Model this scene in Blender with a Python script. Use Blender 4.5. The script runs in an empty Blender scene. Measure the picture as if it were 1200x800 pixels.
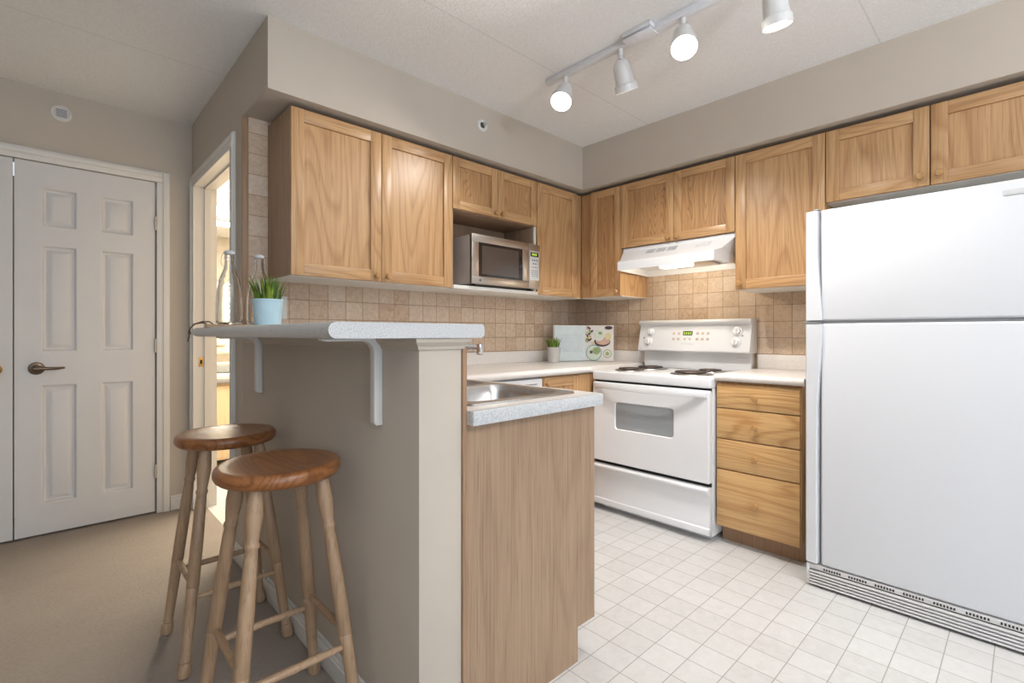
import bpy, bmesh, math, random
from mathutils import Vector, Matrix
random.seed(7)
R = math.radians
scene = bpy.context.scene
col = scene.collection

# ------------------------------------------------------------------ camera, exposure, light
cam_d = bpy.data.cameras.new('camera')
cam = bpy.data.objects.new('camera', cam_d); col.objects.link(cam)
cam_d.sensor_width = 36.0
cam_d.lens = 572.7 / 1200 * 36
cam_d.shift_y = -8.5 / 1200
cam_d.clip_start = 0.02
cam.location = (0, 0, 1.10)
cam.rotation_euler = (R(90), 0, -math.atan2(572.7, 604))
scene.camera = cam
scene.view_settings.view_transform = 'Standard'
scene.view_settings.look = 'None'
scene.view_settings.exposure = 0.0
scene.view_settings.gamma = 1.0
scene.view_settings.use_curve_mapping = False

world = bpy.data.worlds.new('sky'); scene.world = world
world.use_nodes = True
bg = world.node_tree.nodes['Background']
bg.inputs[0].default_value = (0.80, 0.88, 1.0, 1); bg.inputs[1].default_value = 1.0

def area(name, loc, rot, sx, sy, power, color):
    l = bpy.data.lights.new(name, 'AREA'); l.shape = 'RECTANGLE'; l.size = sx; l.size_y = sy
    l.energy = power; l.color = color
    o = bpy.data.objects.new(name, l); col.objects.link(o); o.location = loc; o.rotation_euler = rot
    return o
# daylight through the balcony window behind the camera (world -y)
area('window_daylight', (-0.5, -3.30, 1.25), (R(90), 0, 0), 3.4, 2.1, 62, (0.63, 0.81, 1.0))
# added unseen upward fill behind the camera, brightens the ceiling, and the bathroom's vanity light
area('added_ceiling_fill', (0.9, -1.3, 1.75), (R(180), 0, 0), 0.6, 0.6, 92, (0.95, 0.965, 1.0))
area('bathroom_lamp', (1.5, 4.0, 2.42), (0, 0, 0), 0.9, 0.9, 85, (1.0, 0.90, 0.74))
SPOT_POWER = 26
HOOD_POWER = 4.0

# ------------------------------------------------------------------ node helpers / materials
def srgb(r, g, b):
    f = lambda c: (c / 255 / 12.92) if c / 255 <= 0.04045 else ((c / 255 + 0.055) / 1.055) ** 2.4
    return (f(r), f(g), f(b), 1)

class NT:
    def __init__(s, name):
        s.m = bpy.data.materials.new(name); s.m.use_nodes = True
        s.t = s.m.node_tree; s.b = s.t.nodes['Principled BSDF']
    def n(s, typ, **kw):
        nd = s.t.nodes.new(typ)
        for k, v in kw.items(): setattr(nd, k, v)
        return nd
    def link(s, a, b): s.t.links.new(a, b)
    def put(s, sock, v):
        if hasattr(v, 'is_linked') or isinstance(v, bpy.types.NodeSocket): s.link(v, sock)
        else: sock.default_value = v
    def math(s, op, a, b=None, c=None):
        nd = s.n('ShaderNodeMath', operation=op)
        s.put(nd.inputs[0], a)
        if b is not None: s.put(nd.inputs[1], b)
        if c is not None: s.put(nd.inputs[2], c)
        return nd.outputs[0]
    def noise(s, vec, scale=1, detail=2, rough=.5, dist=0.0):
        nd = s.n('ShaderNodeTexNoise'); s.link(vec, nd.inputs['Vector'])
        nd.inputs['Scale'].default_value = scale; nd.inputs['Detail'].default_value = detail
        nd.inputs['Roughness'].default_value = rough; nd.inputs['Distortion'].default_value = dist
        return nd.outputs[0]
    def mapv(s, vec, scale, loc=(0, 0, 0)):
        nd = s.n('ShaderNodeMapping'); s.link(vec, nd.inputs[0])
        nd.inputs['Scale'].default_value = scale; nd.inputs['Location'].default_value = loc
        return nd.outputs[0]
    def obj(s): return s.n('ShaderNodeTexCoord').outputs['Object']
    def ramp(s, fac, stops, interp='LINEAR'):
        nd = s.n('ShaderNodeValToRGB'); cr = nd.color_ramp; cr.interpolation = interp
        while len(cr.elements) < len(stops): cr.elements.new(0.5)
        for e, (p, c) in zip(cr.elements, stops):
            e.position = p; e.color = c if len(c) == 4 else (*c, 1)
        s.link(fac, nd.inputs[0]); return nd.outputs[0]
    def mix(s, fac, a, b, blend='MIX'):
        nd = s.n('ShaderNodeMix', data_type='RGBA', blend_type=blend)
        s.put(nd.inputs[0], fac); s.put(nd.inputs[6], a); s.put(nd.inputs[7], b)
        return nd.outputs[2]
    def bump(s, h, strength=.3, dist=.002):
        nd = s.n('ShaderNodeBump'); nd.inputs['Strength'].default_value = strength
        nd.inputs['Distance'].default_value = dist
        s.link(h, nd.inputs['Height']); s.link(nd.outputs[0], s.b.inputs['Normal'])
    def base(s, v): s.put(s.b.inputs['Base Color'], v)
    def set(s, rough=.5, metal=0, spec=.5, coat=0):
        s.b.inputs['Roughness'].default_value = rough; s.b.inputs['Metallic'].default_value = metal
        s.b.inputs['Specular IOR Level'].default_value = spec; s.b.inputs['Coat Weight'].default_value = coat
        return s

def plain(name, c, rough=.5, metal=0, spec=.5, var=.04, scale=30, bump=0, bdist=.001):
    t = NT(name); t.set(rough, metal, spec)
    n = t.noise(t.obj(), scale, 3)
    lo = tuple(x * (1 - var) for x in c[:3]) + (1,); hi = tuple(min(1, x * (1 + var)) for x in c[:3]) + (1,)
    t.base(t.ramp(n, [(.3, lo), (.7, hi)]))
    if bump: t.bump(n, bump, bdist)
    return t.m

def emit(name, c, strength):
    t = NT(name); t.base((0.02, 0.02, 0.02, 1))
    n = t.noise(t.obj(), 5, 1)
    t.b.inputs['Emission Strength'].default_value = strength
    t.link(t.mix(n, c, tuple(x * .97 for x in c[:3]) + (1,)), t.b.inputs['Emission Color'])
    return t.m

def oak(name, axis, light, dark, ringw=19, rings=.55, rough=.36, ring_scale=3.6, fine=110):
    t = NT(name); t.set(rough, 0, .5)
    info = t.n('ShaderNodeObjectInfo')
    comb = t.n('ShaderNodeCombineXYZ')
    r = t.math('MULTIPLY', info.outputs['Random'], 17.3)
    for i in range(3): t.link(r, comb.inputs[i])
    add = t.n('ShaderNodeVectorMath', operation='ADD')
    t.link(t.obj(), add.inputs[0]); t.link(comb.outputs[0], add.inputs[1])
    v = add.outputs[0]; k = 'xyz'.index(axis)
    sc = lambda u, a: tuple(a if i == k else u for i in range(3))
    n1 = t.noise(t.mapv(v, sc(ring_scale, ring_scale * .14)), 1, 1.5, .4, .25)
    rg = t.math('FRACT', t.math('MULTIPLY', n1, ringw))
    rg = t.ramp(rg, [(0, (.1, .1, .1)), (.5, (.12, .12, .12)), (.80, (1, 1, 1)), (.93, (.35, .35, .35)), (1, (.1, .1, .1))])
    fn = t.noise(t.mapv(v, sc(fine, 2.2)), 1, 3, .6)
    fn = t.ramp(fn, [(.32, (0, 0, 0)), (.72, (1, 1, 1))])
    po = t.noise(t.mapv(v, sc(260, 6)), 1, 2, .5)
    po = t.ramp(po, [(.56, (0, 0, 0)), (.70, (1, 1, 1))])
    f = t.math('ADD', t.math('MULTIPLY', rg, rings), t.math('MULTIPLY', fn, .55))
    f = t.math('MINIMUM', f, 1.0)
    c = t.mix(f, light, dark)
    c = t.mix(t.math('MULTIPLY', po, .5), c, tuple(x * .5 for x in dark[:3]) + (1,))
    big = t.noise(t.mapv(v, sc(7, .6)), 1, 2)
    c = t.mix(t.math('MULTIPLY', big, .35), c, tuple(x * .86 for x in light[:3]) + (1,))
    t.base(c); t.bump(t.math('ADD', po, fn), .08, .0006)
    return t.m

def grid_mask(t, coord, off, pitch, half):
    """1 on the grout line, 0 on the tile; also the cell index"""
    q = t.math('DIVIDE', t.math('SUBTRACT', coord, off), pitch)
    fr = t.math('FRACT', q)
    d = t.math('MINIMUM', fr, t.math('SUBTRACT', 1.0, fr))
    return t.math('LESS_THAN', d, half / pitch), t.math('FLOOR', q), d

def tiles(name, ax1, off1, p1, ax2, off2, p2, half, cols, grout, rough, mottle, mscale, gb=.4, half2=None):
    t = NT(name); t.set(rough, 0, .45)
    sep = t.n('ShaderNodeSeparateXYZ'); v = t.obj(); t.link(v, sep.inputs[0])
    m1, i1, d1 = grid_mask(t, sep.outputs['XYZ'.index(ax1)], off1, p1, half)
    m2, i2, d2 = grid_mask(t, sep.outputs['XYZ'.index(ax2)], off2, p2, half2 or half)
    m = t.math('MAXIMUM', m1, m2)
    cb = t.n('ShaderNodeCombineXYZ'); t.link(i1, cb.inputs[0]); t.link(i2, cb.inputs[1])
    wn = t.n('ShaderNodeTexWhiteNoise'); t.link(cb.outputs[0], wn.inputs['Vector'])
    n = t.noise(v, mscale, 6, .7, .8)
    f = t.math('ADD', t.math('MULTIPLY', wn.outputs['Value'], 1 - mottle), t.math('MULTIPLY', n, mottle))
    c = t.ramp(f, cols)
    c = t.mix(m, c, grout); t.base(c)
    h = t.math('SUBTRACT', t.math('MULTIPLY', n, .25), m)
    t.bump(h, gb, .0025)
    return t.m

M = {}
L_ = srgb(208, 167, 120); D_ = srgb(164, 118, 76)
M['oak'] = oak('oak_upright_grain', 'z', L_, D_)
M['oak_y'] = oak('oak_level_grain_range_side', 'y', L_, D_)
M['oak_x'] = oak('oak_level_grain_long_wall', 'x', L_, D_)
M['oak_dense'] = oak('oak_flamed_panel', 'z', srgb(202, 158, 110), srgb(142, 98, 60), 30, .6, .38, 8, 75)
M['veneer'] = oak('oak_veneer_side', 'z', srgb(174, 145, 118), srgb(132, 102, 78), 6, .3, .5, 6, 130)
M['trimwood'] = oak('oak_trim', 'z', srgb(176, 142, 112), srgb(140, 106, 78), 5, .4, .5)
M['drawer'] = oak('oak_drawer_front', 'y', srgb(218, 178, 124), srgb(178, 130, 78), 15, .7, .38, 5, 90)
M['seat'] = oak('pine_stool_seat', 'y', srgb(168, 112, 68), srgb(120, 70, 36), 14, .7, .28, 7, 60)
M['leg'] = oak('pale_turned_beech', 'z', srgb(184, 153, 122), srgb(154, 122, 92), 5, .3, .42, 8, 120)
M['knobwood'] = plain('turned_oak_knob', srgb(178, 136, 88), .28, 0, .5, .1, 60)
M['wall'] = plain('greige_wall_paint', srgb(195, 184, 170), .85, 0, .25, .015, 8, .06, .0006)
M['white_trim'] = plain('white_trim_paint', srgb(222, 218, 212), .45, 0, .4, .01, 12)
M['door'] = plain('white_door_paint', srgb(216, 213, 210), .5, 0, .4, .01, 12)
M['white'] = plain('white_enamel', srgb(226, 226, 227), .22, 0, .5, .008, 9)
M['fridge'] = plain('white_pebbled_fridge_enamel', srgb(212, 213, 216), .38, 0, .45, .012, 420, .05, .0003)
M['melamine'] = plain('white_melamine', srgb(226, 222, 214), .5, 0, .4, .01, 10)
M['gap'] = plain('dark_gap', srgb(34, 32, 30), .8)
M['gasket'] = plain('grey_door_gasket', srgb(140, 140, 142), .7)
M['steel'] = plain('brushed_stainless_steel', srgb(196, 190, 184), .34, 1, .5, .05, 200)
M['sinksteel'] = plain('satin_sink_steel', srgb(206, 205, 205), .26, 1, .5, .05, 60)
M['chrome'] = plain('polished_chrome', srgb(225, 226, 228), .08, 1, .5, .01)
M['coil'] = plain('burner_coil_iron', srgb(88, 78, 74), .5, .6)
M['pan'] = plain('chrome_drip_pan', srgb(176, 172, 168), .25, 1)
M['mwbody'] = plain('grey_brown_microwave_case', srgb(192, 180, 170), .38, .1)
M['black'] = plain('black_glass', srgb(26, 24, 24), .08, 0, .6)
M['mwglass'] = plain('dark_microwave_window', srgb(72, 63, 58), .14, 0, .7)
M['ovenglass'] = plain('grey_oven_window', srgb(150, 154, 156), .12, 0, .6, .06, 300)
M['bronze'] = plain('antique_bronze', srgb(120, 104, 88), .28, 1)
M['brass'] = plain('worn_brass', srgb(196, 160, 104), .3, 1)
M['grey'] = plain('mid_grey_plastic', srgb(150, 150, 152), .5)
M['lightgrey'] = plain('pale_grey_plastic', srgb(198, 198, 200), .5)
M['button'] = plain('taupe_button', srgb(190, 172, 158), .5)
M['panelgrey'] = plain('silver_control_panel', srgb(212, 210, 208), .4)
M['dot'] = plain('dark_button', srgb(92, 92, 98), .5)
M['display'] = emit('green_clock_display', srgb(120, 140, 30), .7)
M['digit'] = emit('green_clock_digit', srgb(190, 220, 70), 1.0)
M['display_dark'] = plain('dark_display', srgb(20, 24, 14), .2)
M['bulb'] = emit('lit_bulb', (1, .97, .92, 1), 22)
M['bulb_dim'] = emit('lit_bulb_seen_obliquely', (1, .95, .86, 1), 5)
M['lens'] = emit('lit_hood_lens', (1, .93, .80, 1), 2.6)
M['lamp_white'] = plain('white_lamp_metal', srgb(214, 213, 211), .35, 0, .5, .01)
M['track'] = plain('grey_white_track', srgb(222, 222, 225), .4)
M['pot_blue'] = plain('pale_blue_pot', srgb(190, 218, 228), .45)
M['pot_zinc'] = plain('zinc_pot', srgb(192, 190, 186), .5, .1)
M['leaf'] = plain('green_blade', srgb(74, 104, 38), .5, 0, .4, .5, 40)
M['leaf2'] = plain('yellow_green_blade', srgb(128, 148, 48), .5, 0, .4, .4, 40)
M['soil'] = plain('dark_soil', srgb(52, 44, 34), .9)
M['board'] = plain('pale_board_wood', srgb(178, 150, 124), .55, 0, .4, .1, 50)
M['cord'] = plain('brown_leather_cord', srgb(92, 70, 52), .7)
M['page'] = plain('pale_blue_page', srgb(196, 205, 208), .6)
M['photo_bg'] = plain('printed_off_white', srgb(216, 211, 206), .5)
M['ink'] = plain('faint_grey_print', srgb(176, 184, 188), .6)
M['p_green'] = plain('printed_green', srgb(148, 162, 116), .5, 0, .4, .3, 90)
M['p_pale'] = plain('printed_pale_soup', srgb(202, 210, 196), .5, 0, .4, .1, 90)
M['p_teal'] = plain('printed_teal_rim', srgb(126, 158, 156), .5)
M['p_pink'] = plain('printed_salmon', srgb(196, 162, 146), .5)
M['p_dark'] = plain('printed_dark', srgb(88, 66, 72), .5, 0, .4, .4, 90)
M['p_yellow'] = plain('printed_yellow', srgb(206, 196, 150), .5)
M['cream'] = plain('cream_paint', srgb(236, 224, 204), .5)
M['bathwall'] = plain('cream_bathroom_wall', srgb(236, 226, 208), .8)
M['palewood'] = oak('pale_vanity_oak', 'z', srgb(232, 208, 172), srgb(212, 182, 142), 8, .4)
M['towel'] = plain('grey_towel', srgb(150, 154, 152), .95, 0, .2, .1, 300, .4)
M['mirror'] = plain('mirror_glass', srgb(230, 232, 232), .03, 1)

def glass():
    t = NT('clear_bottle_glass'); t.set(.03, 0, .5)
    t.b.inputs['Transmission Weight'].default_value = 1.0; t.b.inputs['IOR'].default_value = 1.3
    t.base((.97, .985, .98, 1))
    n = t.noise(t.mapv(t.obj(), (1, 1, 1)), 60, 2)
    t.bump(t.ramp(n, [(.45, (0, 0, 0)), (.6, (1, 1, 1))]), .12, .001)
    return t.m
M['glass'] = glass()

def laminate(name, a, b, rough=.32):
    t = NT(name); t.set(rough, 0, .45)
    v = t.obj(); n1 = t.noise(v, 420, 2, .6); n2 = t.noise(v, 60, 3)
    c = t.ramp(n1, [(.38, b), (.55, a)]); c = t.mix(t.math('MULTIPLY', n2, .12), c, b)
    t.base(c); return t.m
M['laminate'] = laminate('speckled_white_laminate', srgb(214, 214, 213), srgb(172, 173, 175))
M['laminate_warm'] = laminate('off_white_laminate', srgb(232, 226, 220), srgb(212, 204, 198), .28)

def ceiling_mat():
    t = NT('stippled_ceiling'); t.set(.9, 0, .2); v = t.obj()
    sep = t.n('ShaderNodeSeparateXYZ'); t.link(v, sep.inputs[0])
    m, i, d = grid_mask(t, sep.outputs[1], .465, 1.2024, .003)
    n = t.noise(v, 115, 3, .65); n2 = t.noise(v, 45, 2)
    h = t.math('ADD', t.ramp(n, [(.42, (0, 0, 0)), (.62, (1, 1, 1))]), n2)
    c = t.ramp(n, [(.3, srgb(235, 233, 230)), (.62, srgb(243, 242, 240))])
    t.base(t.mix(t.math('MULTIPLY', m, .2), c, srgb(150, 146, 140)))
    t.bump(h, .5, .0035); return t.m
M['ceiling'] = ceiling_mat()

def carpet_mat():
    t = NT('beige_cut_pile_carpet'); t.set(.95, 0, .1); v = t.obj()
    n1 = t.noise(v, 260, 3, .7); n2 = t.noise(t.mapv(v, (1.4, 1.8, 1)), 1.3, 4, .6, .2); n3 = t.noise(v, 70, 3)
    c = t.ramp(n2, [(.3, srgb(158, 148, 140)), (.7, srgb(172, 163, 154))])
    c = t.mix(t.math('MULTIPLY', n1, .55), c, srgb(128, 114, 102))
    c = t.mix(t.math('MULTIPLY', n3, .3), c, srgb(206, 192, 178))
    t.base(c); t.bump(t.math('ADD', n1, n3), .7, .006); return t.m
M['carpet'] = carpet_mat()
FT = [(.25, srgb(198, 196, 193)), (.5, srgb(208, 206, 203)), (.75, srgb(215, 214, 212))]
M['floor'] = tiles('white_square_vinyl_tile', 'X', 1.348, .1112, 'Y', 1.031, .1190, .0016, FT, srgb(160, 157, 152), .42, .8, 26, .12)
WT = [(.22, srgb(168, 138, 112)), (.40, srgb(194, 168, 143)), (.58, srgb(207, 186, 164)), (.8, srgb(220, 205, 188))]
M['tileA'] = tiles('tumbled_stone_tile_long_wall', 'X', .877, .0987, 'Z', .98, .0985, .0018, WT, srgb(160, 132, 108), .5, .76, 42, .5)
M['tileB'] = tiles('tumbled_stone_tile_range_wall', 'Y', .949, .1013, 'Z', .98, .0985, .0018, WT, srgb(160, 132, 108), .5, .76, 42, .5)
M['bathfloor'] = tiles('cream_bathroom_tile', 'X', 0, .3, 'Y', 0, .3, .002, FT, srgb(190, 182, 170), .4, .6, 20, .2)

# ------------------------------------------------------------------ mesh helpers
class MB:
    def __init__(s): s.bm = bmesh.new(); s.mats = []
    def _mi(s, mat):
        if mat is None: return 0
        if mat not in s.mats: s.mats.append(mat)
        return s.mats.index(mat)
    def add(s, tmp, mat=None):
        mi = s._mi(mat)
        for f in tmp.faces: f.material_index = mi
        me = bpy.data.meshes.new('t'); tmp.to_mesh(me); tmp.free()
        s.bm.from_mesh(me); bpy.data.meshes.remove(me); return s
    def box(s, x0, x1, y0, y1, z0, z1, bev=0.0, mat=None, seg=2, M4=None):
        t = bmesh.new(); bmesh.ops.create_cube(t, size=1)
        for v in t.verts:
            v.co = Vector(((x0 + x1) / 2 + v.co.x * abs(x1 - x0), (y0 + y1) / 2 + v.co.y * abs(y1 - y0), (z0 + z1) / 2 + v.co.z * abs(z1 - z0)))
        if bev: bmesh.ops.bevel(t, geom=t.edges[:], offset=bev, segments=seg, affect='EDGES', profile=.5)
        if M4 is not None: bmesh.ops.transform(t, matrix=M4, verts=t.verts)
        return s.add(t, mat)
    def prism(s, poly, axis, lo, hi, mat=None, bev=0.0, seg=2, M4=None):
        """poly in the two other axes (order x,y,z without axis), extruded along axis"""
        t = bmesh.new(); k = 'xyz'.index(axis)
        def p(a, b, c):
            r = [a, b]; r.insert(k, c); return r
        A = [t.verts.new(p(a, b, lo)) for a, b in poly]; B = [t.verts.new(p(a, b, hi)) for a, b in poly]
        n = len(poly)
        t.faces.new(A); t.faces.new(B[::-1])
        for i in range(n): t.faces.new((A[i], B[i], B[(i + 1) % n], A[(i + 1) % n]))
        bmesh.ops.recalc_face_normals(t, faces=t.faces)
        if bev:
            es = [e for e in t.edges if len(e.link_faces) == 2 and e.calc_face_angle(0) > .6]
            bmesh.ops.bevel(t, geom=es, offset=bev, segments=seg, affect='EDGES', profile=.5)
        if M4 is not None: bmesh.ops.transform(t, matrix=M4, verts=t.verts)
        return s.add(t, mat)
    def lathe(s, prof, o=(0, 0, 0), axis=(0, 0, 1), seg=24, mat=None, caps=True):
        t = bmesh.new(); q = Vector((0, 0, 1)).rotation_difference(Vector(axis).normalized())
        rings = []
        for r, h in prof:
            if r < 1e-6: rings.append([t.verts.new(Vector(o) + q @ Vector((0, 0, h)))])
            else: rings.append([t.verts.new(Vector(o) + q @ Vector((r * math.cos(2 * math.pi * i / seg), r * math.sin(2 * math.pi * i / seg), h))) for i in range(seg)])
        for a, b in zip(rings, rings[1:]):
            for i in range(seg):
                j = (i + 1) % seg
                if len(a) == 1 and len(b) > 1: t.faces.new((a[0], b[i], b[j]))
                elif len(b) == 1 and len(a) > 1: t.faces.new((a[i], a[j], b[0]))
                elif len(a) > 1: t.faces.new((a[i], a[j], b[j], b[i]))
        if caps:
            if len(rings[0]) > 1: t.faces.new(rings[0][::-1])
            if len(rings[-1]) > 1: t.faces.new(rings[-1])
        bmesh.ops.recalc_face_normals(t, faces=t.faces)
        return s.add(t, mat)
    def tube(s, pts, r, seg=10, mat=None, closed=False):
        t = bmesh.new(); P = [Vector(p) for p in pts]; n = len(P); rings = []; up = None
        for i, p in enumerate(P):
            d = (P[min(i + 1, n - 1)] - P[max(i - 1, 0)]).normalized()
            if up is None: up = d.orthogonal().normalized()
            up = (up - d * up.dot(d)).normalized(); side = d.cross(up)
            rr = r[i] if isinstance(r, (list, tuple)) else r
            rings.append([t.verts.new(p + (up * math.cos(2 * math.pi * k / seg) + side * math.sin(2 * math.pi * k / seg)) * rr) for k in range(seg)])
        for a, b in zip(rings, rings[1:]):
            for i in range(seg): t.faces.new((a[i], a[(i + 1) % seg], b[(i + 1) % seg], b[i]))
        t.faces.new(rings[0][::-1]); t.faces.new(rings[-1])
        bmesh.ops.recalc_face_normals(t, faces=t.faces)
        return s.add(t, mat)
    def loft(s, loops, mat=None, cap0=True, cap1=True):
        t = bmesh.new(); rs = [[t.verts.new(p) for p in lp] for lp in loops]; n = len(rs[0])
        for a, b in zip(rs, rs[1:]):
            for i in range(n): t.faces.new((a[i], a[(i + 1) % n], b[(i + 1) % n], b[i]))
        if cap0: t.faces.new(rs[0][::-1])
        if cap1: t.faces.new(rs[-1])
        bmesh.ops.recalc_face_normals(t, faces=t.faces)
        return s.add(t, mat)
    def build(s, name, mat=None, parent=None, origin=None, angle=35):
        me = bpy.data.meshes.new(name)
        if parent is not None: off = world_loc(parent)
        elif origin == 'world': off = Vector((0, 0, 0))
        else:
            vs = [v.co for v in s.bm.verts]
            off = Vector([(min(v[i] for v in vs) + max(v[i] for v in vs)) / 2 for i in range(2)] + [min(v[2] for v in vs)])
            if origin is not None: off = Vector(origin)
        bmesh.ops.translate(s.bm, verts=s.bm.verts, vec=-off)
        s.bm.to_mesh(me); s.bm.free()
        mats = s.mats or ([mat] if mat else [])
        for m in mats: me.materials.append(m)
        me.shade_smooth(); me.set_sharp_from_angle(angle=R(angle))
        o = bpy.data.objects.new(name, me); col.objects.link(o)
        if parent is not None: o.parent = parent
        else: o.location = off
        return o

def world_loc(o):
    v = Vector(o.location)
    while o.parent: o = o.parent; v += Vector(o.location)
    return v
def tag(o, label, cat, group=None):
    o['label'] = label; o['category'] = cat
    if group: o['group'] = group
    return o
def thing(name, label, cat, loc, group=None):
    o = bpy.data.objects.new(name, None); o.empty_display_size = .1
    col.objects.link(o); o.location = loc
    return tag(o, label, cat, group)
def struct(mb, name, mat=None):
    o = mb.build(name, mat, None, 'world'); o['kind'] = 'structure'; return o
def copy_tree(o, parent=None):
    c = o.copy(); col.objects.link(c); c.parent = parent
    for ch in list(o.children): copy_tree(ch, c)
    return c
def rrect(x0, x1, y0, y1, r, n=6):
    pts = []
    for cx, cy, a in ((x1 - r, y1 - r, 0), (x0 + r, y1 - r, 90), (x0 + r, y0 + r, 180), (x1 - r, y0 + r, 270)):
        for i in range(n + 1):
            q = R(a + 90 * i / n); pts.append((cx + r * math.cos(q), cy + r * math.sin(q)))
    return pts
def fb(mb, face, u0, u1, w0, w1, n0, n1, bev=0, mat=None):
    """box on a cabinet face: A looks to -y, B looks to -x; n is the distance out of the plane"""
    k, p = face
    if k == 'A': return mb.box(u0, u1, p - n1, p - n0, w0, w1, bev, mat)
    return mb.box(p - n1, p - n0, u0, u1, w0, w1, bev, mat)

# ------------------------------------------------------------------ the setting
XW = .668; YA = 2.56; XB = 3.17; YC = 3.69; ZC = 2.44; ZS = 2.135
XL = -2.4; YB = -3.4
struct(MB().box(.73, XB + .12, YB, YA + .12, -.05, 0), 'floor', M['floor'])
struct(MB().box(XL, .73, YB, YC + .6, -.05, 0), 'floor_carpet', M['carpet'])
struct(MB().box(.73, 3.29, YA + .12, 5.3, -.05, 0), 'floor_bathroom', M['bathfloor'])
struct(MB().box(XL - .12, XB + .12, YB - .12, 5.3, ZC, ZC + .1), 'ceiling', M['ceiling'])
# closet wall with an opening for the double doors
DX0, DX1 = -.747, .478; DZ = 2.032
w = MB().box(XL, DX0 - .02, YC, YC + .1, 0, ZC).box(DX1 + .02, XW, YC, YC + .1, 0, ZC).box(DX0 - .02, DX1 + .02, YC, YC + .1, DZ + .02, ZC)
w.box(DX0 - .02, DX1 + .02, YC + .5, YC + .6, 0, DZ + .02)
struct(w, 'wall_closet', M['wall'])
# hall wall with the bathroom doorway
BY0, BY1, BZ = 2.74, 3.60, 2.03
w = MB().box(XW, XW + .12, YA, BY0 - .02, 0, ZC).box(XW, XW + .12, BY1 + .02, YC + .1, 0, ZC).box(XW, XW + .12, BY0 - .02, BY1 + .02, BZ + .02, ZC)
struct(w, 'wall_hall', M['wall'])
struct(MB().box(XW + .12, XB + .12, YA, YA + .12, 0, ZC), 'wall_kitchen', M['wall'])
struct(MB().box(XB, XB + .12, YB, YA, 0, ZC), 'wall_range', M['wall'])
struct(MB().box(XL - .12, XL, YB, YC + .6, 0, ZC), 'wall_left', M['wall'])
w = MB().box(XL, -2.2, YB - .12, YB, 0, ZC).box(1.2, XB, YB - .12, YB, 0, ZC).box(-2.2, 1.2, YB - .12, YB, 2.32, ZC)
struct(w, 'wall_back', M['wall'])
w = MB()
for x in (-2.2, -1.08, .02, 1.14): w.box(x, x + .06, YB - .09, YB - .03, 0, 2.32, .004)
for z in (0, 2.26): w.box(-2.2, 1.2, YB - .09, YB - .03, z, z + .06, .004)
struct(w, 'window_1', M['white_trim'])
# soffit over the cabinets
poly = [(XW, 2.195), (2.78, 2.195), (2.78, YB), (XB, YB), (XB, YA), (XW, YA)]
struct(MB().prism(poly, 'z', ZS, ZC), 'wall_soffit', M['wall'])
# half wall of the peninsula
struct(MB().box(XW, .80, 1.04, YA, 0, 1.088, .002), 'wall_peninsula', M['wall'])
# tile
struct(MB().box(XW + .022, XB - .008, YA - .008, YA, .895, ZS), 'wall_tile_long', M['tileA'])
struct(MB().box(XB - .008, XB, .60, YA - .008, .86, 1.70), 'wall_tile_range', M['tileB'])
# bathroom shell
w = MB().box(XW + .12, XB, 5.18, 5.3, 0, ZC).box(XB, XB + .12, YA + .12, 5.3, 0, ZC).box(XW, XW + .12, YC + .6, 5.3, 0, ZC)
w.box(XW + .10, XW + .12, YC + .1, YC + .6, 0, ZC)
struct(w, 'wall_bathroom', M['bathwall'])

# casings
cas = MB()
def casing_v(mb, face, u0, u1, z0, z1):
    d = (u1 - u0)
    fb(mb, face, u0, u1, z0, z1, 0, .012, .002); fb(mb, face, u0 + d * .12, u0 + d * .5, z0, z1 - .002, .012, .018, .003)
cz = ('A', YC)
fb(cas, cz, DX1 + .004, DX1 + .072, 0, DZ + .0035, 0, .013, .003); fb(cas, cz, DX1 + .035, DX1 + .068, 0, DZ + .062, .010, .021, .004)
fb(cas, cz, DX0 - .072, DX0 - .004, 0, DZ + .0035, 0, .013, .003); fb(cas, cz, DX0 - .068, DX0 - .035, 0, DZ + .062, .010, .021, .004)
fb(cas, cz, DX0 - .072, DX1 + .072, DZ + .004, DZ + .07, 0, .0132, .003); fb(cas, cz, DX0 - .034, DX1 + .034, DZ + .033, DZ + .062, .010, .0208, .004)
cas.box(DX1 + .004, DX1 + .02, YC, YC + .1, 0, DZ + .02).box(DX0 - .02, DX0 - .004, YC, YC + .1, 0, DZ + .02).box(DX0 - .02, DX1 + .02, YC, YC + .1, DZ + .004, DZ + .02)
struct(cas, 'trim_1', M['white_trim'])
cas = MB(); cz = ('B', XW)
for a, b in ((BY0 - .068, BY0 + .004), (BY1 - .004, BY1 + .068)):
    fb(cas, cz, a, b, 0, BZ - .0045, 0, .013, .003)
fb(cas, cz, BY0 - .064, BY0 - .030, 0, BZ + .06, .010, .021, .004); fb(cas, cz, BY1 + .030, BY1 + .064, 0, BZ + .06, .010, .021, .004)
fb(cas, cz, BY0 - .068, BY1 + .068, BZ - .004, BZ + .066, 0, .0132, .003); fb(cas, cz, BY0 - .030, BY1 + .030, BZ + .030, BZ + .060, .010, .0208, .004)
cas.box(XW, XW + .12, BY0 - .02, BY0, 0, BZ).box(XW, XW + .12, BY1, BY1 + .02, 0, BZ).box(XW, XW + .12, BY0 - .02, BY1 + .02, BZ, BZ + .02)
cas.box(XW + .05, XW + .085, BY0, BY0 + .012, 0, BZ).box(XW + .05, XW + .085, BY1 - .012, BY1, 0, BZ).box(XW + .05, XW + .085, BY0, BY1, BZ - .012, BZ)
tr2 = struct(cas, 'trim_2', M['white_trim'])
sp = MB().box(XW + .018, XW + .045, BY1 - .0025, BY1, .895, .955, .001, M['brass']).box(XW + .026, XW + .038, BY1 - .003, BY1 - .001, .912, .938, 0, M['gap'])
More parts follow.
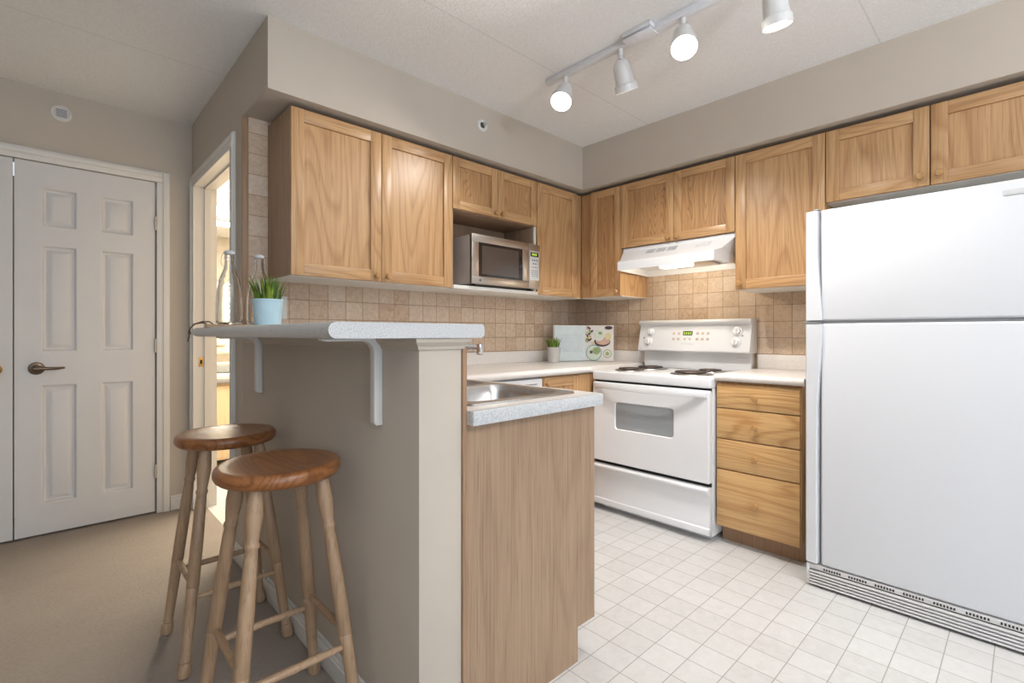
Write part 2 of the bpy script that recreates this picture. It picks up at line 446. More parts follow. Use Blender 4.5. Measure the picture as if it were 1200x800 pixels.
sp.build('strike_plate', None, tr2)['label'] = 'worn brass strike plate'
# wood corner strip beside the tile, oak edge board on the kitchen side of the half wall
struct(MB().box(XW - .004, XW + .022, YA - .012, YA, 1.09, ZS, .001), 'trim_3', M['trimwood'])
struct(MB().box(.801, .8145, 1.034, 1.915, 0, 1.062, .001), 'trim_4', M['trimwood'])
# baseboards
def baseboard(face, u0, u1, name):
    mb = MB(); fb(mb, face, u0, u1, 0, .075, 0, .012, .002); fb(mb, face, u0, u1, .075, .092, 0, .007, .003)
    fb(mb, face, u0, u1, .055, .066, .010, .016, .003)
    struct(mb, name, M['white_trim'])
baseboard(('A', YC), DX1 + .074, XW - .001, 'baseboard_closet')
baseboard(('B', XW), 1.04, BY0 - .07, 'baseboard_peninsula')
baseboard(('A', 1.04), XW, .80, 'baseboard_end')

# closet doors: six moulded panels each
def moulded(mb, x0, x1, z0, z1, y):
    """a sunk moulding ring and a raised field, as in a moulded hardboard door"""
    L = lambda i, d: [(x0 + i, y + d, z0 + i), (x1 - i, y + d, z0 + i), (x1 - i, y + d, z1 - i), (x0 + i, y + d, z1 - i)]
    mb.loft([L(0, 0), L(.005, .003), L(.010, .015), L(.020, .017), L(.042, .004), L(.045, .003)], None, False, True)
def closet_door(n, x0, x1, knob_left):
    mb = MB(); y = YC + .002; cx = x0 - .0 ; W = x1 - x0
    a = [x0 + .103, x0 + .248]; b = [x0 + .352, x0 + .501]
    zs = [(.175, .822), (1.005, 1.585), (1.69, 1.90)]
    # front skin with six openings as a cell grid
    xs = [x0, a[0], a[1], b[0], b[1], x1]; zz = [.012, zs[0][0], zs[0][1], zs[1][0], zs[1][1], zs[2][0], zs[2][1], DZ]
    t = bmesh.new(); V = {}
    def v(i, k):
        if (i, k) not in V: V[i, k] = t.verts.new((xs[i], y, zz[k]))
        return V[i, k]
    for i in range(5):
        for k in range(7):
            if i in (1, 3) and k in (1, 3, 5): continue
            t.faces.new((v(i, k), v(i + 1, k), v(i + 1, k + 1), v(i, k + 1)))
    mb.add(t)
    for p in (a, b):
        for z0, z1 in zs: moulded(mb, p[0], p[1], z0, z1, y)
    # edges and back
    mb.loft([[(x0, y, .012), (x1, y, .012), (x1, y, DZ), (x0, y, DZ)], [(x0, y + .035, .012), (x1, y + .035, .012), (x1, y + .035, DZ), (x0, y + .035, DZ)]], None, False, True)
    return struct(mb, 'door_%d' % n, M['door'])
d1 = closet_door(1, -.132, .474, True)
d2 = closet_door(2, -.744, -.138, False)
kx = -.048; kz = .915; ky = YC + .002
h = MB().lathe([(.0, 0), (.033, 0), (.034, .004), (.030, .010), (.018, .013), (.013, .02), (.012, .042), (0, .044)], (kx, ky, kz), (0, -1, 0), 28)
h.tube([(kx - .012, ky - .045, kz), (kx + .012, ky - .046, kz + .001), (kx + .05, ky - .046, kz - .001), (kx + .085, ky - .044, kz - .001), (kx + .112, ky - .036, kz + .001)], [.010, .011, .009, .008, .006], 12)
h.build('lever_handle', M['bronze'], d1)
h = MB().lathe([(0, 0), (.032, 0), (.032, .005), (.012, .012), (.011, .035), (.026, .045), (.029, .058), (.022, .07), (0, .073)], (-.207, ky, kz), (0, -1, 0), 24)
h.build('door_knob', M['brass'], d2)
for z in (1.78, 1.03, .26):
    hg = MB().tube([(.4765, YC - .006, z - .042), (.4765, YC - .006, z + .042)], .006, 10)
    for q in (-.014, .014): hg.tube([(.4765, YC - .006, z + q - .002), (.4765, YC - .006, z + q + .002)], .0068, 10)
    hg.build('hinge', M['steel'], d1)

# ------------------------------------------------------------------ cabinets
def knob(parent, face, u, w, n=.02, s=1.0):
    k, p = face
    ax = (0, -1, 0) if k == 'A' else (-1, 0, 0)
    o = (u, p - n, w) if k == 'A' else (p - n, u, w)
    mb = MB().lathe([(0, 0), (.008 * s, 0), (.007 * s, .008), (.011 * s, .013), (.0155 * s, .018), (.016 * s, .023), (.013 * s, .028), (0, .030)], o, ax, 18)
    return mb.build('knob', M['knobwood'], parent)
def door(parent, face, u0, u1, w0, w1, knob_uw=None, panel='oak', st=.056, th=.02):
    hm = M['oak_x'] if face[0] == 'A' else M['oak_y']
    mb = MB()
    fb(mb, face, u0, u0 + st, w0, w1, 0, th, .0018, M['oak']); fb(mb, face, u1 - st, u1, w0, w1, 0, th, .0018, M['oak'])
    fb(mb, face, u0 + st, u1 - st, w1 - st, w1, 0, th - .0006, .0018, hm); fb(mb, face, u0 + st, u1 - st, w0, w0 + st, 0, th - .0006, .0018, hm)
    d = mb.build('door', None, parent)
    p = MB(); fb(p, face, u0 + st - .003, u1 - st + .003, w0 + st - .003, w1 - st + .003, .002, th - .0115)
    p.build('panel', M[panel], d)
    if knob_uw: knob(d, face, knob_uw[0], knob_uw[1], th)
    return d
def carcass(parent, x0, x1, y0, y1, z0, z1, mat='veneer', bottom=True):
    MB().box(x0, x1, y0, y1, z0 + (.004 if bottom else 0), z1, .001).build('carcass', M[mat], parent)
    if bottom: MB().box(x0 + .001, x1 - .001, y0 + .001, y1 - .001, z0, z0 + .0038).build('underside', M['melamine'], parent)

FA = ('A', 2.255); FB = ('B', 2.84); YT = YA - .010; XT = XB - .010
ZT = 2.112
c = thing('wall_cabinet', 'oak wall cabinet with two tall doors, left end of the long wall', 'cabinet', (1.2, 2.4, 1.36))
carcass(c, .776, 1.656, 2.255, YT, 1.36, ZT)
door(c, FA, .777, 1.2145, 1.364, ZT - .002, (1.186, 1.392)); door(c, FA, 1.2175, 1.655, 1.364, ZT - .002, (1.247, 1.392))

c = thing('wall_cabinet', 'oak wall cabinet with two small doors above the open microwave shelf', 'cabinet', (2.0, 2.4, 1.36))
mb = MB().box(1.658, 2.346, 2.255, YT, 1.812, ZT, .001).box(1.658, 1.674, 2.255, YT, 1.382, 1.812).box(1.674, 2.328, YT - .012, YT, 1.382, 1.812)
mb.build('carcass', M['veneer'], c)
MB().box(2.328, 2.346, 2.256, YT, 1.382, 1.811, .001).build('side_panel', M['veneer'], c)
MB().box(2.327, 2.346, 2.243, 2.2555, 1.382, 1.811, .001).build('side_edge', M['melamine'], c)
MB().box(1.658, 2.346, 2.225, YT, 1.360, 1.381, .002).build('microwave_shelf', M['melamine'], c)
door(c, FA, 1.660, 2.001, 1.815, ZT - .002, (1.975, 1.838), 'oak_dense', .05); door(c, FA, 2.004, 2.345, 1.815, ZT - .002, (2.03, 1.838), 'oak_dense', .05)

c = thing('wall_cabinet', 'single door oak wall cabinet in the corner, right of the microwave', 'cabinet', (2.58, 2.4, 1.36))
carcass(c, 2.348, 2.838, 2.255, YT, 1.36, ZT, 'oak')
door(c, FA, 2.352, 2.766, 1.364, ZT - .002, None)

c = thing('wall_cabinet', 'narrow oak wall cabinet in the corner, left of the range hood', 'cabinet', (3.0, 2.07, 1.36))
carcass(c, 2.84, XT, 1.904, 2.253, 1.36, ZT, 'oak')
door(c, FB, 1.905, 2.157, 1.364, ZT - .002, (1.932, 1.392), 'oak_dense', .05)

c = thing('wall_cabinet', 'oak wall cabinet with two doors directly above the range hood', 'cabinet', (3.0, 1.52, 1.68))
carcass(c, 2.84, XT, 1.141, 1.902, 1.68, ZT, 'veneer', False)
door(c, FB, 1.5175, 1.901, 1.683, ZT - .002, (1.548, 1.708), 'oak_dense', .05); door(c, FB, 1.142, 1.5145, 1.683, ZT - .002, (1.488, 1.708), 'oak_dense', .05)

c = thing('wall_cabinet', 'tall single door oak wall cabinet between the range hood and the fridge', 'cabinet', (3.0, .92, 1.35))
carcass(c, 2.84, XT, .696, 1.139, 1.35, ZT, 'oak')
door(c, FB, .698, 1.138, 1.353, ZT - .002, (1.112, 1.385))

c = thing('wall_cabinet', 'wide oak wall cabinet with two doors over the fridge', 'cabinet', (3.0, .29, 1.755))
carcass(c, 2.84, XT, -.11, .694, 1.755, ZT)
door(c, FB, .2975, .693, 1.758, ZT - .002, (.327, 1.80)); door(c, FB, -.109, .2925, 1.758, ZT - .002, (.263, 1.80))

# drawer unit between range and fridge
FD = ('B', 2.58)
c = thing('drawer_cabinet', 'oak base cabinet of four drawers between the range and the fridge', 'cabinet', (2.85, .93, 0))
MB().box(2.58, XT, .732, 1.134, .105, .853, .001).build('carcass', M['oak'], c)
MB().box(2.64, XT, .735, 1.131, 0, .105).build('toe_kick', M['trimwood'], c)
for z0, z1 in ((.717, .842), (.557, .712), (.397, .552), (.095, .392)):
    mb = MB(); fb(mb, FD, .735, 1.130, z0, z1, 0, .02, .004)
    d = mb.build('drawer', M['drawer'], c)
    knob(d, FD, .933, (z0 + z1) / 2, .02)

# base cabinet with door between dishwasher and range
FE = ('A', 1.955)
c = thing('base_cabinet', 'oak base cabinet in the corner between dishwasher and range', 'cabinet', (2.4, 2.2, 0))
MB().box(2.082, 2.64, 1.955, YT, .10, .853, .001).build('carcass', M['oak'], c)
MB().box(2.085, 2.497, 2.02, YT, 0, .10).build('toe_kick', M['trimwood'], c)
door(c, FE, 2.086, 2.42, .11, .845, (2.112, .81))
mb = MB(); fb(mb, FE, 2.422, 2.62, .11, .848, 0, .018, .001); mb.build('filler_strip', M['oak'], c)
# dishwasher
c = thing('dishwasher', 'white dishwasher under the worktop, left of the corner base cabinet', 'dishwasher', (1.78, 2.2, 0))
MB().box(1.478, 2.078, 1.96, YT, .02, .848, .002).build('body', M['white'], c)
mb = MB(); fb(mb, ('A', 1.96), 1.48, 2.076, .735, .845, 0, .028, .006); p = mb.build('control_panel', M['white'], c)
mb = MB(); fb(mb, ('A', 1.932), 1.90, 2.03, .81, .818, -.002, .001); mb.build('vent_slot', M['grey'], p)
mb = MB(); fb(mb, ('A', 1.96), 1.48, 2.076, .11, .73, 0, .024, .006); mb.build('door', M['white'], c)
mb = MB(); fb(mb, ('A', 1.99), 1.49, 2.066, 0, .10, 0, .01, .002); mb.build('kick_plate', M['gasket'], c)

# peninsula cabinet
c = thing('peninsula_cabinet', 'oak sink cabinet with a plain veneer end panel against the half wall', 'cabinet', (1.1, 1.5, 0))
MB().prism([(.816, 0), (1.292, 0), (1.292, .115), (1.383, .115), (1.383, .853), (.816, .853)], 'y', 1.04, 1.056, None, .001, 1).build('end_panel', M['veneer'], c)
MB().box(.816, 1.365, 1.057, 1.076, .115, .853).box(.816, 1.365, 1.90, 1.92, .115, .853).box(.816, .83, 1.076, 1.90, .115, .853).box(.83, 1.365, 1.076, 1.90, .115, .135).box(1.347, 1.365, 1.076, 1.90, .115, .853).build('carcass', M['veneer'], c)
MB().box(.83, 1.30, 1.06, 1.91, 0, .114).build('toe_kick', M['trimwood'], c)
MB().box(1.367, 1.475, 1.96, 1.976, .10, .852, .001).build('filler_panel', M['oak'], c)
for y0, y1, ky_ in ((1.062, 1.485, 1.455), (1.49, 1.915, 1.52)):
    mb = MB().box(1.366, 1.384, y0, y1, .12, .848, .002); d = mb.build('door', M['oak'], c)
    MB().lathe([(0, 0), (.008, 0), (.007, .008), (.0155, .018), (.013, .028), (0, .03)], (1.384, ky_, .80), (1, 0, 0), 16).build('knob', M['knobwood'], d)

# ------------------------------------------------------------------ worktops
def slab_cells(mb, xs, ys, filled, z0, z1, bev, mat=None):
    t = bmesh.new(); V = {}
    def v(i, j, k):
        if (i, j, k) not in V: V[i, j, k] = t.verts.new((xs[i], ys[j], (z0, z1)[k]))
        return V[i, j, k]
    nx, ny = len(xs) - 1, len(ys) - 1
    F = lambda i, j: 0 <= i < nx and 0 <= j < ny and filled(i, j)
    for i in range(nx):
        for j in range(ny):
            if not F(i, j): continue
            t.faces.new((v(i, j, 1), v(i + 1, j, 1), v(i + 1, j + 1, 1), v(i, j + 1, 1)))
            t.faces.new((v(i, j + 1, 0), v(i + 1, j + 1, 0), v(i + 1, j, 0), v(i, j, 0)))
            for di, dj, a, b in ((-1, 0, (i, j + 1), (i, j)), (1, 0, (i + 1, j), (i + 1, j + 1)), (0, -1, (i, j), (i + 1, j)), (0, 1, (i + 1, j + 1), (i, j + 1))):
                if not F(i + di, j + dj):
                    t.faces.new((v(*a, 0), v(*b, 0), v(*b, 1), v(*a, 1)))
    bmesh.ops.recalc_face_normals(t, faces=t.faces)
    bmesh.ops.dissolve_limit(t, angle_limit=.01, verts=t.verts, edges=t.edges)
    if bev:
        es = [e for e in t.edges if len(e.link_faces) == 2 and e.calc_face_angle(0) > .6]
        bmesh.ops.bevel(t, geom=es, offset=bev, segments=3, affect='EDGES', profile=.5)
    return mb.add(t, mat)
ZW0, ZW1 = .856, .895
c = thing('worktop', 'white laminate worktop from the sink peninsula round to the range', 'worktop', (1.6, 2.2, ZW0))
xs = [.8155, .875, 1.33, 1.40, 2.505, XT]; ys = [1.031, 1.09, 1.86, 1.92, YT]
def fill(i, j):
    if i == 1 and j == 1: return False
    if i <= 2: return True
    return j == 3 and (i <= 4)
mb = slab_cells(MB(), xs, ys, lambda i, j: fill(i, j), ZW0, ZW1, 0)
mb.build('countertop', M['laminate_warm'], c)
# nosing along the front of the long run
MB().lathe([(.0195, 0), (.0195, 1.103)], (1.402, 1.922, (ZW0 + ZW1) / 2), (1, 0, 0), 16).build('front_edge', M['laminate_warm'], c)
mb = MB().box(.8155, XT, YT - .018, YT, ZW1, .978, .003).box(XT - .018, XT, 1.912, YT - .018, ZW1, .978, .003)
mb.build('upstand', M['laminate_warm'], c)
# end cap of the peninsula
MB().prism([(.8155, 1.0305), (.8155, 1.008)] + [(1.40 - .018 + .018 * math.sin(R(a)), 1.026 - .018 * math.cos(R(a))) for a in range(0, 91, 15)] + [(1.40, 1.0305)], 'z', ZW0, ZW1 - .0002, None, .002).build('end_edge', M['laminate'], c)['label'] = 'grey white end edge of the peninsula'

c = thing('worktop', 'short white laminate worktop above the four drawers beside the fridge', 'worktop', (2.85, .93, ZW0))
MB().box(2.56, XT, .715, 1.135, ZW0, ZW1 - .003, .002).build('countertop', M['laminate_warm'], c)
MB().lathe([(.0185, 0), (.0185, .42)], (2.56, .715, (ZW0 + ZW1 - .003) / 2), (0, 1, 0), 16).build('front_edge', M['laminate_warm'], c)
MB().box(XT - .018, XT, .715, 1.135, ZW1 - .003, .978, .003).build('upstand', M['laminate_warm'], c)

# sink
c = thing('sink', 'double bowl stainless steel sink set in the peninsula worktop', 'sink', (1.1, 1.475, ZW1))
SX0, SX1, SY0, SY1 = .862, 1.343, 1.078, 1.872
bowls = [(.90, 1.305, 1.12, 1.455), (.90, 1.305, 1.50, 1.835)]
t = bmesh.new()
def loop(pts, z):
    vs = [t.verts.new((a, b, z)) for a, b in pts]
    return [t.edges.new((vs[i], vs[(i + 1) % len(vs)])) for i in range(len(vs))]
es = loop(rrect(SX0 + .004, SX1 - .004, SY0 + .004, SY1 - .004, .03), ZW1 + .006)
for b in bowls: es += loop(rrect(*b, .05), ZW1 + .006)
bmesh.ops.triangle_fill(t, use_beauty=True, edges=es)
mb = MB(); mb.add(t)
mb.loft([[(a, b, ZW1 + .006) for a, b in rrect(SX0 + .004, SX1 - .004, SY0 + .004, SY1 - .004, .03)], [(a, b, ZW1 + .0005) for a, b in rrect(SX0, SX1, SY0, SY1, .034)]], None, False, False)
mb.build('rim', M['sinksteel'], c)
for b in bowls:
    mb = MB(); L = []
    for i, z, r in ((0, ZW1 + .006, .05), (.003, ZW1, .05), (.010, ZW1 - .02, .05), (.018, ZW1 - .14, .055), (.03, ZW1 - .16, .06), (.05, ZW1 - .168, .06)):
        L.append([(x, y, z) for x, y in rrect(b[0] + i, b[1] - i, b[2] + i, b[3] - i, r)])
    mb.loft(L, None, False, True)
    bo = mb.build('bowl', M['sinksteel'], c)
    MB().lathe([(.0, 0), (.04, 0), (.042, .003), (.03, .004), (.028, .001), (0, .001)], ((b[0] + b[1]) / 2, (b[2] + b[3]) / 2, ZW1 - .1675), (0, 0, 1), 20).build('drain', M['chrome'], bo)
# faucet
c = thing('faucet', 'chrome kitchen faucet behind the peninsula sink, mostly hidden by the half wall', 'faucet', (.882, 1.42, ZW1 + .006))
mb = MB().lathe([(.026, 0), (.026, .01), (.02, .016), (.018, .09), (.02, .10), (.016, .12), (0, .124)], (.882, 1.42, ZW1 + .0065), (0, 0, 1), 20)
mb.build('body', M['chrome'], c)
mb = MB().tube([(.885, 1.415, 1.0), (.90, 1.40, 1.045), (.95, 1.345, 1.058), (1.01, 1.29, 1.058), (1.045, 1.255, 1.056)], .0105, 14)
mb.lathe([(.0125, 0), (.0125, .03), (.010, .034), (0, .034)], (1.043, 1.257, 1.066), (0, 0, -1), 16)
mb.build('spout', M['chrome'], c)
MB().tube([(.882, 1.42, 1.01), (.862, 1.46, 1.03), (.85, 1.49, 1.035)], [.009, .008, .006], 12).build('lever', M['chrome'], c)

# ------------------------------------------------------------------ bar counter
BZ0, BZ1 = 1.0905, 1.127
c = thing('bar_counter', 'raised speckled white laminate bar top on the peninsula half wall', 'counter', (.64, 1.7, BZ0))
r = (BZ1 - BZ0) / 2
prof = [(.427 + r - r * math.sin(R(a)), BZ0 + r - r * math.cos(R(a))) for a in range(0, 181, 15)]
prof += [(.845 - .012 * (1 - math.sin(R(a))) + .012, BZ1 - .012 + .012 * math.cos(R(a))) for a in range(0, 91, 18)]
prof += [(.845 + .012 * math.cos(R(a)), BZ0 + .012 - .012 * math.sin(R(a))) for a in range(0, 91, 18)]
mb = MB().prism(prof, 'y', 1.012, 2.36)
mb.box(XW + .004, .855, 2.36, YA - .010, BZ0, BZ1)
mb.build('bar_top', M['laminate'], c, angle=30)
# moulding under the bar, wrapped round the half wall
mo = MB()
def ring(o): return [(XW - o, 1.04 - o), (.80 + min(o, .016), 1.04 - o), (.80 + min(o, .016), 2.545), (XW - o, 2.545)]
for o_pair in (((.0005, 1.0895), (.0005, 1.060), (.004, 1.060), (.007, 1.064), (.008, 1.069), (.020, 1.080), (.022, 1.0895), (.0005, 1.0895)),):
    mo.loft([[(a, b, z) for a, b in ring(o)] for o, z in o_pair], None, False, False)
struct(mo, 'trim_5', M['wall'])
for y in (1.235, 2.275):
    xo = XW - .0005
    out = [(xo, .850), (xo, 1.0895), (xo - .17, 1.0895), (xo - .17, 1.085), (xo - .155, 1.081)]
    for a in range(90, -1, -15): out.append((xo - .055 + .030 * math.cos(R(a)), 1.081 - .030 + .030 * math.sin(R(a))))
    out += [(xo - .025, .858), (xo - .018, .850)]
    MB().prism(out, 'y', y - .014, y + .014, None, .003).build('bracket', M['white_trim'], c)

# ------------------------------------------------------------------ range
RX = 2.515; RY0, RY1 = 1.143, 1.902
c = thing('range', 'white electric coil range with oven between the counters', 'stove', (2.83, 1.52, 0))
MB().box(RX + .03, 3.145, RY0, RY1, .03, .814, .003).box(RX + .07, 3.1, RY0 + .03, RY1 - .03, 0, .03, .0).build('body', M['white'], c)
MB().box(RX + .022, RX + .0295, RY0 + .004, RY1 - .004, .79, .8135).build('door_gap', M['gap'], c)
MB().box(RX + .022, RX + .0295, RY0 + .004, RY1 - .004, .292, .312).build('drawer_gap', M['gap'], c)
ct = MB().box(RX - .003, 3.10, RY0 - .004, RY1 + .003, .8145, .868, .009, None, 3).build('cooktop', M['white'], c)
for (bx, by, br) in ((2.70, 1.755, .085), (2.945, 1.745, .102), (2.715, 1.345, .112), (2.945, 1.335, .085)):
    b = MB().lathe([(br * .5, .0), (br - .012, .002), (br, .006), (br + .006, .004), (br + .008, .0)], (bx, by, .8685), (0, 0, 1), 36)
    bo = b.build('burner', M['pan'], c)
    pts = [((br - .018) * (1 - .78 * i / 150) * math.cos(i * .2) + bx, (br - .018) * (1 - .78 * i / 150) * math.sin(i * .2) + by, .881) for i in range(151)]
    MB().tube(pts, .0048, 8).build('coil', M['coil'], bo)
# oven door with window
DY0, DY1 = RY0 + .003, RY1 - .003; XF = RX - .008
wy0, wy1, wz0, wz1 = 1.345, 1.735, .52, .69
t = bmesh.new()
def loop2(pts, x):
    vs = [t.verts.new((x, a, b)) for a, b in pts]
    return [t.edges.new((vs[i], vs[(i + 1) % len(vs)])) for i in range(len(vs))]
es = loop2(rrect(DY0 + .006, DY1 - .006, .318, .796, .008), XF) + loop2(rrect(wy0, wy1, wz0, wz1, .018), XF)
bmesh.ops.triangle_fill(t, use_beauty=True, edges=es)
bmesh.ops.recalc_face_normals(t, faces=t.faces)
mb = MB(); mb.add(t)
mb.loft([[(x, a, b) for a, b in rrect(DY0 + i, DY1 - i, .312 + i, .802 - i, .008)] for i, x in ((.006, XF), (.002, XF + .003), (0, XF + .008), (0, RX + .0215))], None, False, True)
mb.loft([[(x, a, b) for a, b in rrect(wy0 + i, wy1 - i, wz0 + i, wz1 - i, .018)] for i, x in ((0, XF), (.006, XF + .008))], None, False, False)
od = mb.build('oven_door', M['white'], c)
MB().prism(rrect(wy0 + .005, wy1 - .005, wz0 + .005, wz1 - .005, .015), 'x', XF + .007, XF + .010).build('window', M['ovenglass'], od)
N = 28; outer = []; inner = []
for i in range(N + 1):
    s = i / N; yy = DY0 + .012 + (DY1 - DY0 - .024) * s
    bow = .058 * (1 - abs(2 * s - 1) ** 2.6)
    outer.append((XF - .004 - bow, yy)); inner.append((XF + .010 - bow if 0 < i < N else XF + .002, yy))
MB().prism(outer + inner[::-1], 'z', .766, .797, None, .0025, 2).build('handle', M['white'], od)
# storage drawer with a lipped top
sec = [(RX + .022, .040), (XF, .040), (XF - .001, .05), (XF - .001, .075), (XF + .006, .080), (XF + .006, .225), (XF - .002, .255), (XF - .020, .272), (XF - .022, .284), (XF - .012, .292), (RX + .022, .292)]
MB().prism(sec, 'y', DY0, DY1, None, .002).build('storage_drawer', M['white'], c)
# backguard
mb = MB().box(3.10, 3.155, RY0 + .012, RY1 - .012, .868, .99, .003)
sec = [(3.155, .983), (3.045, .983), (3.036, .990), (3.036, 1.0), (3.074, 1.160), (3.062, 1.166), (3.052, 1.176), (3.052, 1.188), (3.062, 1.196), (3.155, 1.198)]
mb.prism(sec, 'y', RY0 - .002, RY1 + .002, None, .003)
bgd = mb.build('backguard', M['white'], c)
slope = (3.074 - 3.036) / .16; nv = Vector((-1, 0, slope)).normalized()
sx = lambda z: 3.036 + (z - 1.0) * slope
for y, z in ((1.812, 1.118), (1.822, 1.052), (1.222, 1.118), (1.228, 1.050)):
    k = MB().lathe([(0, 0), (.030, 0), (.030, .003), (.021, .005), (.019, .018), (0, .019)], (sx(z), y, z), nv, 24)
    ko = k.build('knob', M['white'], bgd)
    q = Vector((sx(z), y, z)) + nv * .0195
    MB().box(q.x - .004, q.x + .004, q.y - .0035, q.y + .0035, z - .022, z + .016, .001).build('pointer', M['lightgrey'], ko)
    MB().lathe([(.0315, 0), (.0315, .0012), (.030, .0014)], (sx(z), y, z), nv, 24).build('dial_ring', M['grey'], ko)
def on_panel(mb, y0, y1, z0, z1, d=.0008, mat=None):
    P = lambda y, z, e: Vector((sx(z), y, z)) + nv * e
    mb.loft([[P(y0, z0, -.001), P(y1, z0, -.001), P(y1, z1, -.001), P(y0, z1, -.001)], [P(y0, z0, d), P(y1, z0, d), P(y1, z1, d), P(y0, z1, d)]], mat)
    return mb
dp = on_panel(MB(), 1.51, 1.575, 1.093, 1.120, .001).build('clock_display', M['display_dark'], bgd)
mb = MB()
for k in range(4): on_panel(mb, 1.516 + k * .0145 , 1.516 + k * .0145 + .010, 1.098, 1.115, .0015)
mb.build('digits', M['digit'], dp)
for yb in (1.64, 1.605, 1.475, 1.44, 1.405):
    for zb in (1.105, 1.068): on_panel(MB(), yb - .009, yb + .009, zb - .008, zb + .008, .001).build('button', M['button'], bgd)
for yb in (1.56, 1.525): on_panel(MB(), yb - .007, yb + .007, 1.062, 1.074, .001).build('button', M['button'], bgd)
MB().lathe([(.004, 0), (.004, .002), (0, .002)], (sx(1.075), 1.862, 1.075), nv, 10).build('indicator_light', M['gap'], bgd)
MB().lathe([(.004, 0), (.004, .002), (0, .002)], (sx(1.09), 1.19, 1.09), nv, 10).build('indicator_light', M['gap'], bgd)
MB().box(3.0993, 3.1003, 1.175, 1.245, .952, .957).build('nameplate', M['lightgrey'], bgd)
on_panel(MB(), 1.49, 1.585, 1.034, 1.038, .0006).build('printed_line', M['lightgrey'], bgd)

# ------------------------------------------------------------------ range hood
c = thing('range_hood', 'white under-cabinet range hood with its lamp lit over the range', 'range hood', (2.9, 1.52, 1.50))
yb0, yb1 = 1.145, 1.890; yf0, yf1 = 1.200, 1.835; xf = 2.685
T = lambda x, y0, y1, z: [(x, y0, z), (x, y1, z)]
def quad_loop(z, x, y0, y1, xb=XT): return [(x, y0, z), (x, y1, z), (xb, yb1, z), (xb, yb0, z)]
mb = MB()
# shell open at the bottom: rim, lip, sloped front, top
mb.loft([quad_loop(1.514, xf + .008, yf0 + .008, yf1 - .008, XT - .008), quad_loop(1.514, xf, yf0, yf1), quad_loop(1.566, xf, yf0, yf1), quad_loop(1.572, xf + .006, yf0, yf1),
         quad_loop(1.586, xf + .06, yf0 - .02, yf1 + .02), quad_loop(1.655, 2.835, yb0, yb1), quad_loop(1.678, 2.838, yb0, yb1)], None, False, True)
mb.loft([quad_loop(1.514, xf + .008, yf0 + .008, yf1 - .008, XT - .008), quad_loop(1.556, xf + .022, yf0 + .016, yf1 - .016, XT - .016)], None, False, True)
mb.build('shell', M['white'], c)
# vents and switches on the sloped front
def hood_front(mb, y0, y1, f0, f1, d=.001, mat=None):
    a = Vector((xf + .06, 0, 1.585)); b = Vector((2.835, 0, 1.655)); n_ = Vector((-.07, 0, .09)).normalized()
    p = lambda y, f, e: (a.lerp(b, f) + n_ * e) + Vector((0, y, 0))
    mb.loft([[p(y0, f0, -.001), p(y1, f0, -.001), p(y1, f1, -.001), p(y0, f1, -.001)], [p(y0, f0, d), p(y1, f0, d), p(y1, f1, d), p(y0, f1, d)]], mat)
    return mb
for y0 in (1.635, 1.56, 1.485):
    g = hood_front(MB(), y0, y0 + .062, .45, .92).build('vent_grille', M['lightgrey'], c)
    mb = MB()
    for k in range(7): hood_front(mb, y0 + .003 + k * .0085, y0 + .0065 + k * .0085, .5, .87, .0016)
    mb.build('slot', M['grey'], g)
pl_ = hood_front(MB(), 1.27, 1.36, .45, .85).build('switch_panel', M['lightgrey'], c)
for k in range(2): hood_front(MB(), 1.285 + k * .038, 1.307 + k * .038, .55, .75, .004).build('switch', M['white'], pl_)
MB().box(2.715, 2.79, 1.365, 1.555, 1.504, 1.555, .006).build('lamp_lens', M['lens'], c)
MB().box(2.84, 3.09, 1.34, 1.62, 1.542, 1.555, .002).build('grease_filter', M['steel'], c)
MB().lathe([(.008, 0), (.008, .014), (0, .015)], (2.74, 1.74, 1.5555), (0, 0, -1), 12).build('fixing_knob', M['brass'], c)
MB().lathe([(.006, 0), (.006, .012), (0, .013)], (2.74, 1.29, 1.5555), (0, 0, -1), 12).build('fixing_knob', M['brass'], c)
hl = bpy.data.lights.new('hood_lamp', 'POINT'); hl.energy = HOOD_POWER; hl.color = (1.0, .88, .68); hl.shadow_soft_size = .02
ho = bpy.data.objects.new('hood_lamp', hl); col.objects.link(ho); ho.location = (2.815, 1.50, 1.512)

